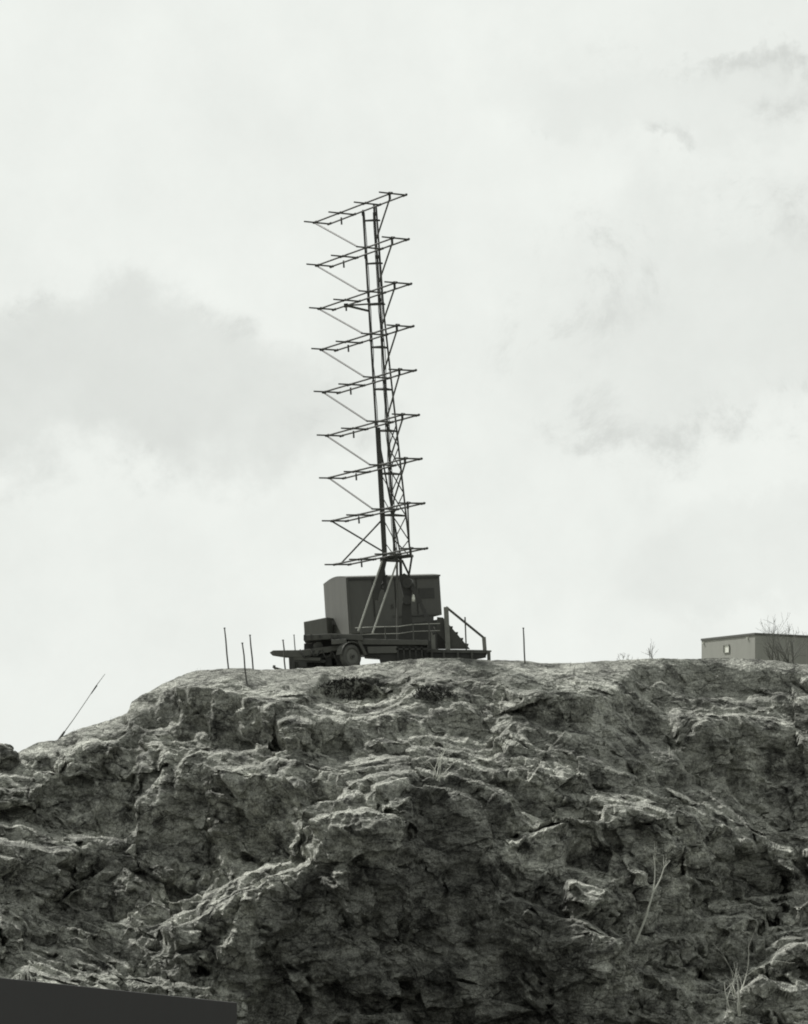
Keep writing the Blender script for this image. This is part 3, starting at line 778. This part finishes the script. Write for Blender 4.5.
dr = MB(); dr.box(V(333.4, 622.5, .55), (.10,.08,.14)); dr.build('socket_box', M_DARK, van)
sl = MB(); sl.bar(vb(1.6,-.03,-1.40), vb(LF-.1,-.03,-1.37), .05, .045); sl.build('side_batten', M_DECK, van)
uf = MB(); uf.prism([V(px_,py_,.3) for px_,py_ in ((352,632),(441,619),(441,640),(436,655),(352,655))], (0,1.4,0)); uf.build('under_frame', M_DARK, van)

# ------------------------------------------------------------------ timber stair and low platform
os_, rots, Q = frame(460, 658, 87.2, R(2.0))
pf = empty('timber_platform', os_, rots)
tag(pf, 'low dark timber platform on short legs at the right end of the radar trailer', 'platform')
m = MB(); m.prism([Q(px_,py_,-.5) for px_,py_ in ((414,649),(487.5,650),(487.5,653.5),(414,652.5))], (0,1.5,0)); m.build('platform_deck', M_DECK, pf, bevel=.01)
m = MB(); m.prism([Q(px_,py_,-.45) for px_,py_ in ((414,652.8),(486,653.6),(486,657.5),(470,660.5),(414,663))], (0,.12,0)); m.build('skirt_board', M_DARK, pf)
for px_ in (420, 432, 444, 458, 472, 488.2):
    m = MB(); m.box(Q(px_, 656, -.55), (.07,.09,.36)); m.build('leg', M_DECK, pf)
m = MB(); m.box(Q(489, 651.2, -.5), (.16,.14,.05)); m.box(Q(489.5, 656, -.5), (.07,.07,.36)); m.build('corner_bracket', M_POST, pf)

st_ = empty('timber_stair', os_, rots)
tag(st_, 'short timber stair with sloping handrail leading up to the radar deck from the right', 'stairs')
m = MB(); m.prism([Q(px_,py_,-.2) for px_,py_ in ((437,617),(443,617.5),(470,649),(452,649),(437,632))], (0,.08,0)); m.build('stringer', M_DECK, st_)
m = MB(); m.prism([Q(px_,py_,.75) for px_,py_ in ((437,617),(443,617.5),(470,649),(437,649))], (0,.08,0)); m.build('stringer', M_DARK, st_)
for k in range(5):
    m = MB(); m.box(Q(443.5+k*5.2, 622+k*5.8, .32), (.26, .98, .04)); m.build('tread', M_DECK, st_)
m = MB(); m.bar(Q(446,607,-.3), Q(448,649.5,-.3), .16, .14, (0,1,0)); m.build('post', M_POST, st_, bevel=.01)
m = MB(); m.bar(Q(433,627,-.3), Q(433.5,649.5,-.3), .13, .12, (0,1,0)); m.build('post', M_POST, st_, bevel=.01)
m = MB(); m.bar(Q(483.8,637,-.3), Q(484.8,650,-.3), .13, .12, (0,1,0)); m.build('post', M_POST, st_, bevel=.01)
m = MB(); m.tube(Q(465,617,-.3), Q(466.3,650,-.3), .024); m.build('baluster', M_STAKE, st_)
m = MB(); m.bar(Q(446,607,-.31), Q(484,638,-.31), .085, .075); m.build('handrail', M_DECK, st_)

# ------------------------------------------------------------------ iron stakes on the crest
def stake(p_top, p_bot, Y, label, r=.026):
    b = at(*p_bot, Y); tp = at(*p_top, Y); o = empty('stake', b)
    m = MB(); d_ = (tp-b); bend = Vector((random.uniform(-.015,.015), 0, 0))
    m.path([-d_*.06, d_*.35+bend, d_*.7-bend, d_], [r, r, r*.95, r*.8], 7); s = m.build('shaft', M_STAKE, o)
    m = MB(); m.tube(d_*.985, d_*1.01, r*1.35, r*1.2); m.build('cap', M_STAKE, o)
    tag(o, label, 'stake', 'thin iron stakes along the crest')
p = on_rock(247, 684)
stake((224.5,628),(228.5,668.5), 84.4, 'tallest thin iron stake, leftmost on the bare crest left of the trailer')
stake((242.3,643),(247,684), p.y, 'thin iron stake whose foot stands on the rock slope below the crest')
stake((250,635),(253.2,670), 84.8, 'thin iron stake between the one on the slope and the trailer drawbar')
stake((283,640),(285.6,671.5), 85.2, 'short thin stake just in front of the tip of the trailer drawbar')
stake((294,635),(296.6,668), 88.6, 'short thin stake behind the trailer drawbar, left of the van locker', .02)
stake((523.3,628),(525,664), 85.6, 'lone thin iron stake on the crest right of the timber stair')

# drag skid lying below the drawbar
o = empty('wheel_chock', at(281, 671, 86)); m = MB()
m.prism([at(px_,py_,86)-at(281,671,86) for px_,py_ in ((272,667),(274,666.5),(285,669.5),(291,672.5),(278,672.5))], (0,.25,0)); m.build('wedge', M_DECK, o, bevel=.01)
m = MB(); m.box(at(274,667,86)-at(281,671,86)+Vector((0,.12,.03)), (.08,.2,.06)); m.build('grip', M_STAKE, o)
tag(o, 'small timber wedge lying on the rock below the drawbar tip', 'chock')

# leaning rod with guy on the left shoulder
b = at(60, 738, 81.2); o = empty('leaning_rod', b); d_ = at(105, 674, 82.0)-b
m = MB(); m.path([-d_*.04, d_*.3+Vector((.02,0,.01)), d_*.62, d_*.8+Vector((-.02,0,0)), d_], [.018,.012,.011,.013,.007], 7); m.build('rod', M_BRANCH, o)
m = MB(); m.tube(Vector((-.05,0,-.1)), d_*.1, .055, .03); m.build('foot_clamp', M_STAKE, o)
m = MB(); m.tube(d_*.69, d_*.82, .014, .022, n=8); m.build('insulator', M_DARK, o)
tag(o, 'long thin rod leaning steeply to the right on the low left shoulder of the hill', 'rod')

# ------------------------------------------------------------------ flat-roofed building behind the crest on the right
Yb = 104.0
ob = at(755, 665, Yb); bld = empty('flat_roofed_building', (ob.x, ob.y, ob.z-1.6))
tag(bld, 'low grey building with flat roof and one small pale window behind the crest at right', 'building')
nc = at(755, 635, Yb)-Vector(bld.location)
la, ra = R(66), R(35)
lvec = Vector((-math.cos(la), math.sin(la), 0)); rvec = Vector((math.cos(ra), math.sin(ra), 0))
LW, RW = 1.70/math.cos(la), 6.0
H = nc.z
def slabpoly(z0, z1, off):
    c_ = Vector((nc.x, nc.y, 0))-(lvec+rvec).normalized()*off*1.2
    return [c_+Vector((0,0,z0)), c_+lvec*(LW+off)+Vector((0,0,z0)), c_+lvec*(LW+off)+rvec*(RW+off)+Vector((0,0,z0)), c_+rvec*(RW+off)+Vector((0,0,z0))]
# wall with a true opening for the window: built from pieces of the left face
wl = MB(); tk = .25
inn = rvec
w0, w1 = .47, .57                                    # window along the left face, measured from the near corner
wz0, wz1 = H-.60, H-.28
def wallbox(a0, a1, z0, z1):
    c_ = Vector((nc.x, nc.y, 0))
    wl.prism([c_+lvec*(LW*a0)+Vector((0,0,z0)), c_+lvec*(LW*a1)+Vector((0,0,z0)), c_+lvec*(LW*a1)+Vector((0,0,z1)), c_+lvec*(LW*a0)+Vector((0,0,z1))], inn*tk)
wallbox(0, w0, -1.5, H); wallbox(w1, 1, -1.5, H); wallbox(w0, w1, -1.5, wz0); wallbox(w0, w1, wz1, H)
c_ = Vector((nc.x, nc.y, 0))+inn*tk
wl.prism([c_+Vector((0,0,-1.5)), c_+rvec*RW+Vector((0,0,-1.5)), c_+rvec*RW+Vector((0,0,H)), c_+Vector((0,0,H))], lvec*.25)
c2 = c_+lvec*(LW-.25)
wl.prism([c2+Vector((0,0,-1.5)), c2+rvec*RW+Vector((0,0,-1.5)), c2+rvec*RW+Vector((0,0,H)), c2+Vector((0,0,H))], lvec*.25)
wl.build('wall', M_WALL, bld)
rf = MB(); sp = slabpoly(H+.003, 0, .05); rf.prism(sp, (0,0,.085)); rf.build('roof', M_ROOF, bld)
c_ = Vector((nc.x, nc.y, 0))
wn = MB(); wn.prism([c_+lvec*(LW*w0)+Vector((0,0,wz0)), c_+lvec*(LW*w1)+Vector((0,0,wz0)), c_+lvec*(LW*w1)+Vector((0,0,wz1)), c_+lvec*(LW*w0)+Vector((0,0,wz1))], inn*.03)
wno = wn.build('window', M_WHITE, bld)
tag(wno, 'small pale window')
m = MB()
for a_, b_ in (((w0,wz0),(w1,wz0)), ((w0,wz1),(w1,wz1)), ((w0,wz0),(w0,wz1)), ((w1,wz0),(w1,wz1))):
    m.bar(c_+lvec*(LW*a_[0])-inn*.02+Vector((0,0,a_[1])), c_+lvec*(LW*b_[0])-inn*.02+Vector((0,0,b_[1])), .03, .03)
m.build('frame', M_POST, wno)
for f_ in (.96, .13):
    m = MB(); q = c_+lvec*(LW*f_)-inn*.03+Vector((0,0,H-.10)); m.box(q, (.06,.05,.07)); m.build('wall_lamp', M_WHITE, bld)

# ------------------------------------------------------------------ bare shrubs and saplings
def branch(mb, p, d, ln, r, depth, rg, spread=.6, droop=0.0, splits=(2, 3)):
    pts = [p]; q = p.copy(); dd = d.copy(); seg = 4
    for k in range(seg):
        dd = (dd+Vector((rg.gauss(0,.13), rg.gauss(0,.13), rg.gauss(0,.10)-droop))).normalized()
        q = q+dd*(ln/seg); pts.append(q.copy())
    rad = [max(r*(1-.5*k/seg), .0035) for k in range(seg+1)]
    mb.path(pts, rad, 5)
    if depth > 0:
        for _ in range(rg.randint(*splits)):
            k = rg.randint(1, seg); base = pts[k]
            nd = (dd+Vector((rg.gauss(0,spread), rg.gauss(0,spread), rg.gauss(.1,spread*.6)))).normalized()
            branch(mb, base, nd, ln*rg.uniform(.45,.75), rad[k]*.7, depth-1, rg, spread, droop, splits)

def shrub(name, base, stems, ln, r, depth, mat, label, cat, seed, group=None, lean=(0,0,1), fan=.45, spread=.5, splits=(2,3)):
    rg = random.Random(seed); o = empty(name, base)
    for s in range(stems):
        mb = MB(); d_ = (Vector(lean)+Vector((rg.gauss(0,fan), rg.gauss(0,fan), 0))).normalized()
        branch(mb, Vector((rg.gauss(0,.05*stems**.5), rg.gauss(0,.05), -.05)), d_, ln*rg.uniform(.75,1.1), r, depth, rg, spread, 0, splits)
        mb.build('stem', mat, o)
    return tag(o, label, cat, group)
b = at(785, 664, 89.3); b.z = top_z(785, 89.3)
shrub('bare_shrub', b, 17, 1.0, .020, 3, M_BRANCH, 'leafless many stemmed shrub in front of the grey building', 'shrub', 5, fan=.6, spread=.42)
b = at(651, 661, 87.6)
shrub('bare_shrub', b, 4, .62, .009, 2, M_BRANCH, 'wispy leafless shrub on the crest left of the grey building', 'shrub', 9, fan=.22, spread=.35)
b = at(624, 662, 87.3)
shrub('bare_shrub', b, 6, .28, .006, 2, M_BRANCH, 'very low tuft of bare twigs on the crest, farthest left of the crest shrubs', 'shrub', 12, fan=.6)
shrub('bare_shrub', on_rock(437, 780), 6, .8, .014, 2, M_PALEBR, 'pale leafless shrub on top of the dark central cliff', 'shrub', 15, fan=.55)
shrub('bare_shrub', on_rock(735, 1014), 5, 1.25, .018, 2, M_PALEBR, 'pale leafless shrub at the foot of the rock in the lower right corner', 'shrub', 18, fan=.6)
shrub('bare_shrub', on_rock(664, 757), 1, .5, .012, 1, M_PALEBR, 'single short pale stem on the middle right of the slope', 'shrub', 22, fan=.1, lean=(-.3,0,1))
shrub('bare_shrub', on_rock(795, 1000), 5, .6, .010, 2, M_BRANCH, 'dull leafless shrub by the right edge below the pale rock block', 'shrub', 23, fan=.6)
# slender sapling
b = on_rock(636, 940); o = empty('sapling', b); top = at(664, 868, b.y-.3)-b; mid_ = at(653, 893, b.y-.2)-b
m = MB(); m.path([Vector((0,0,-.1)), mid_*.5+Vector((.06,0,0)), mid_], [.036,.030,.024], 6); m.path([mid_, mid_*.4+top*.6+Vector((.03,0,-.02)), top, top+Vector((.18,0,.22))], [.022,.018,.013,.008], 6); m.build('trunk', M_PALEBR, o)
m = MB(); t2 = at(655, 866, b.y-.3)-b; m.path([mid_, mid_*.5+t2*.5+Vector((.02,0,0)), t2, t2+Vector((-.05,0,.3))], [.018,.016,.012,.007], 6)
rg = random.Random(4)
for c_ in (top, t2):
    for k in range(3): branch(m, c_.copy(), Vector((rg.gauss(0,.5), rg.gauss(0,.5), .8)).normalized(), .42, .007, 1, rg, .4, 0, (1,2))
m.build('branch', M_PALEBR, o)
tag(o, 'slender pale leafless sapling leaning right out of a dark cleft in the lower rock', 'sapling')

# dark heath bush in the hollow below the trailer
def heath(pxa, pya, rx, rz, n, label, seed):
    rg = random.Random(seed); b = on_rock(pxa, pya); o = empty('heath_bush', b); mb = MB(); st2 = MB()
    for k in range(n):
        a_ = rg.uniform(0, 2*math.pi); rr_ = math.sqrt(rg.random())
        p_ = on_rock(pxa+rx*30*rr_*math.cos(a_), pya+rz*30*rr_*math.sin(a_))-b+Vector((0,0,rg.uniform(0,.28)*(1.1-rr_)))
        for q in range(3):
            d_ = Vector((rg.gauss(0,.6), rg.gauss(0,.6)-.2, rg.uniform(.3,1))).normalized()*rg.uniform(.06,.16)
            s_ = d_.cross(Vector((rg.gauss(0,1), rg.gauss(0,1), rg.gauss(0,1)))).normalized()*rg.uniform(.008,.02)
            mb.add([p_-s_, p_+s_, p_+d_+s_*.4, p_+d_-s_*.4], [(0,1,2,3)])
        if k % 25 == 0: st2 = MB(); st2.tube(p_-Vector((0,0,.25)), p_+Vector((rg.gauss(0,.1),0,.1)), .012, .005, n=5); st2.build('stem', M_BRANCH, o)
    mb.build('foliage', M_HEATH, o)
    tag(o, label, 'bush')
heath(352, 690, 1.15, .34, 420, 'low dark heath bush in the hollow just below the trailer wheel', 31)
heath(432, 695, .7, .22, 180, 'small dark heath bush in the hollow below the timber platform', 32)

# fallen plank
b = on_rock(703, 668); b2 = on_rock(717, 677); b1_ = on_rock(688, 663)
o = empty('fallen_plank', b); a_ = at(688, 662, b.y-.35)-b; c_ = at(717, 677, b.y-.55)-b
m = MB(); m.bar(a_, c_, .10, .05); m.build('board', M_POST, o, bevel=.006)
m = MB(); m.bar(c_+Vector((0,.06,.01)), c_+Vector((.12,.12,-.05)), .12, .09); m.build('end_block', M_POST, o)
tag(o, 'pale plank lying slantwise on the rock just below the grey building', 'plank')

# boulder at the left frame edge
def boulder(name, p_, s_, seed, label):
    bm = bmesh.new(); bmesh.ops.create_icosphere(bm, subdivisions=5, radius=1)
    P = np.array([v_.co[:] for v_ in bm.verts]); F1, F2, rid, tl = worley(P[:,0]*1.3+seed, P[:,1]*1.3, P[:,2]*1.3, seed)
    dd = 1+.22*(rid-.5)+.35*tl+.10*fbm(P[:,0]*3+seed, P[:,1]*3, P[:,2]*3, 4, .6, seed)
    for v_, k in zip(bm.verts, dd): v_.co = Vector((v_.co.x*s_[0], v_.co.y*s_[1], v_.co.z*s_[2]))*float(k)
    me = bpy.data.meshes.new(name); bm.to_mesh(me); bm.free(); me.materials.append(M_ROCK)
    o = bpy.data.objects.new(name, me); COL.objects.link(o); o.location = p_; tag(o, label, 'boulder')
boulder('boulder', at(2, 759, 80.0), (.48,.5,.42), 5, 'dark rounded boulder on the skyline at the left edge of the picture')

# withered grass in the cracks: nobody could count it
rg = random.Random(77); mb = MB()
for k in range(700):
    px_ = rg.uniform(10, 800); py_ = crest_py(px_)+rg.uniform(3, 190)*rg.random()**.7
    c0 = on_rock(px_, py_)
    for q in range(rg.randint(5, 12)):
        b0 = c0+Vector((rg.gauss(0,.06), rg.gauss(0,.06), -.02)); d_ = Vector((rg.gauss(0,.5), rg.gauss(0,.5), 1)).normalized()*rg.uniform(.06,.20)
        s_ = Vector((rg.gauss(0,1), rg.gauss(0,1), 0)).normalized()*.006
        mb.add([b0-s_, b0+s_, b0+d_], [(0,1,2)])
tag(mb.build('withered_grass', M_GRASS), kind='stuff')

# ------------------------------------------------------------------ dark board wall in the near left corner
p0, p1 = at(-160, 961.5, 57), at(237, 1003, 47.0)
zt = p1.z; p0 = Vector((p0.x, p0.y, zt))
# level top: find the distance at which the left end has the same height
Yl = FPX*(-zt)/(978-HZ); pl = at(0, 978, Yl); dirw = (pl-p1).normalized(); p0 = p1+dirw*16
ow = empty('board_wall', (p1.x, p1.y, zt-4)); loc = Vector(ow.location)
m = MB(); nrm = Vector((p1.x, p1.y, 0)).normalized()
m.prism([p1-loc, p0-loc, p0-loc-Vector((0,0,4.2)), p1-loc-Vector((0,0,4.2))], nrm*.10); m.build('boarding', M_TAR, ow)
tag(ow, 'dark tarred board wall with a straight sloping top edge in the lower left corner', 'wall')
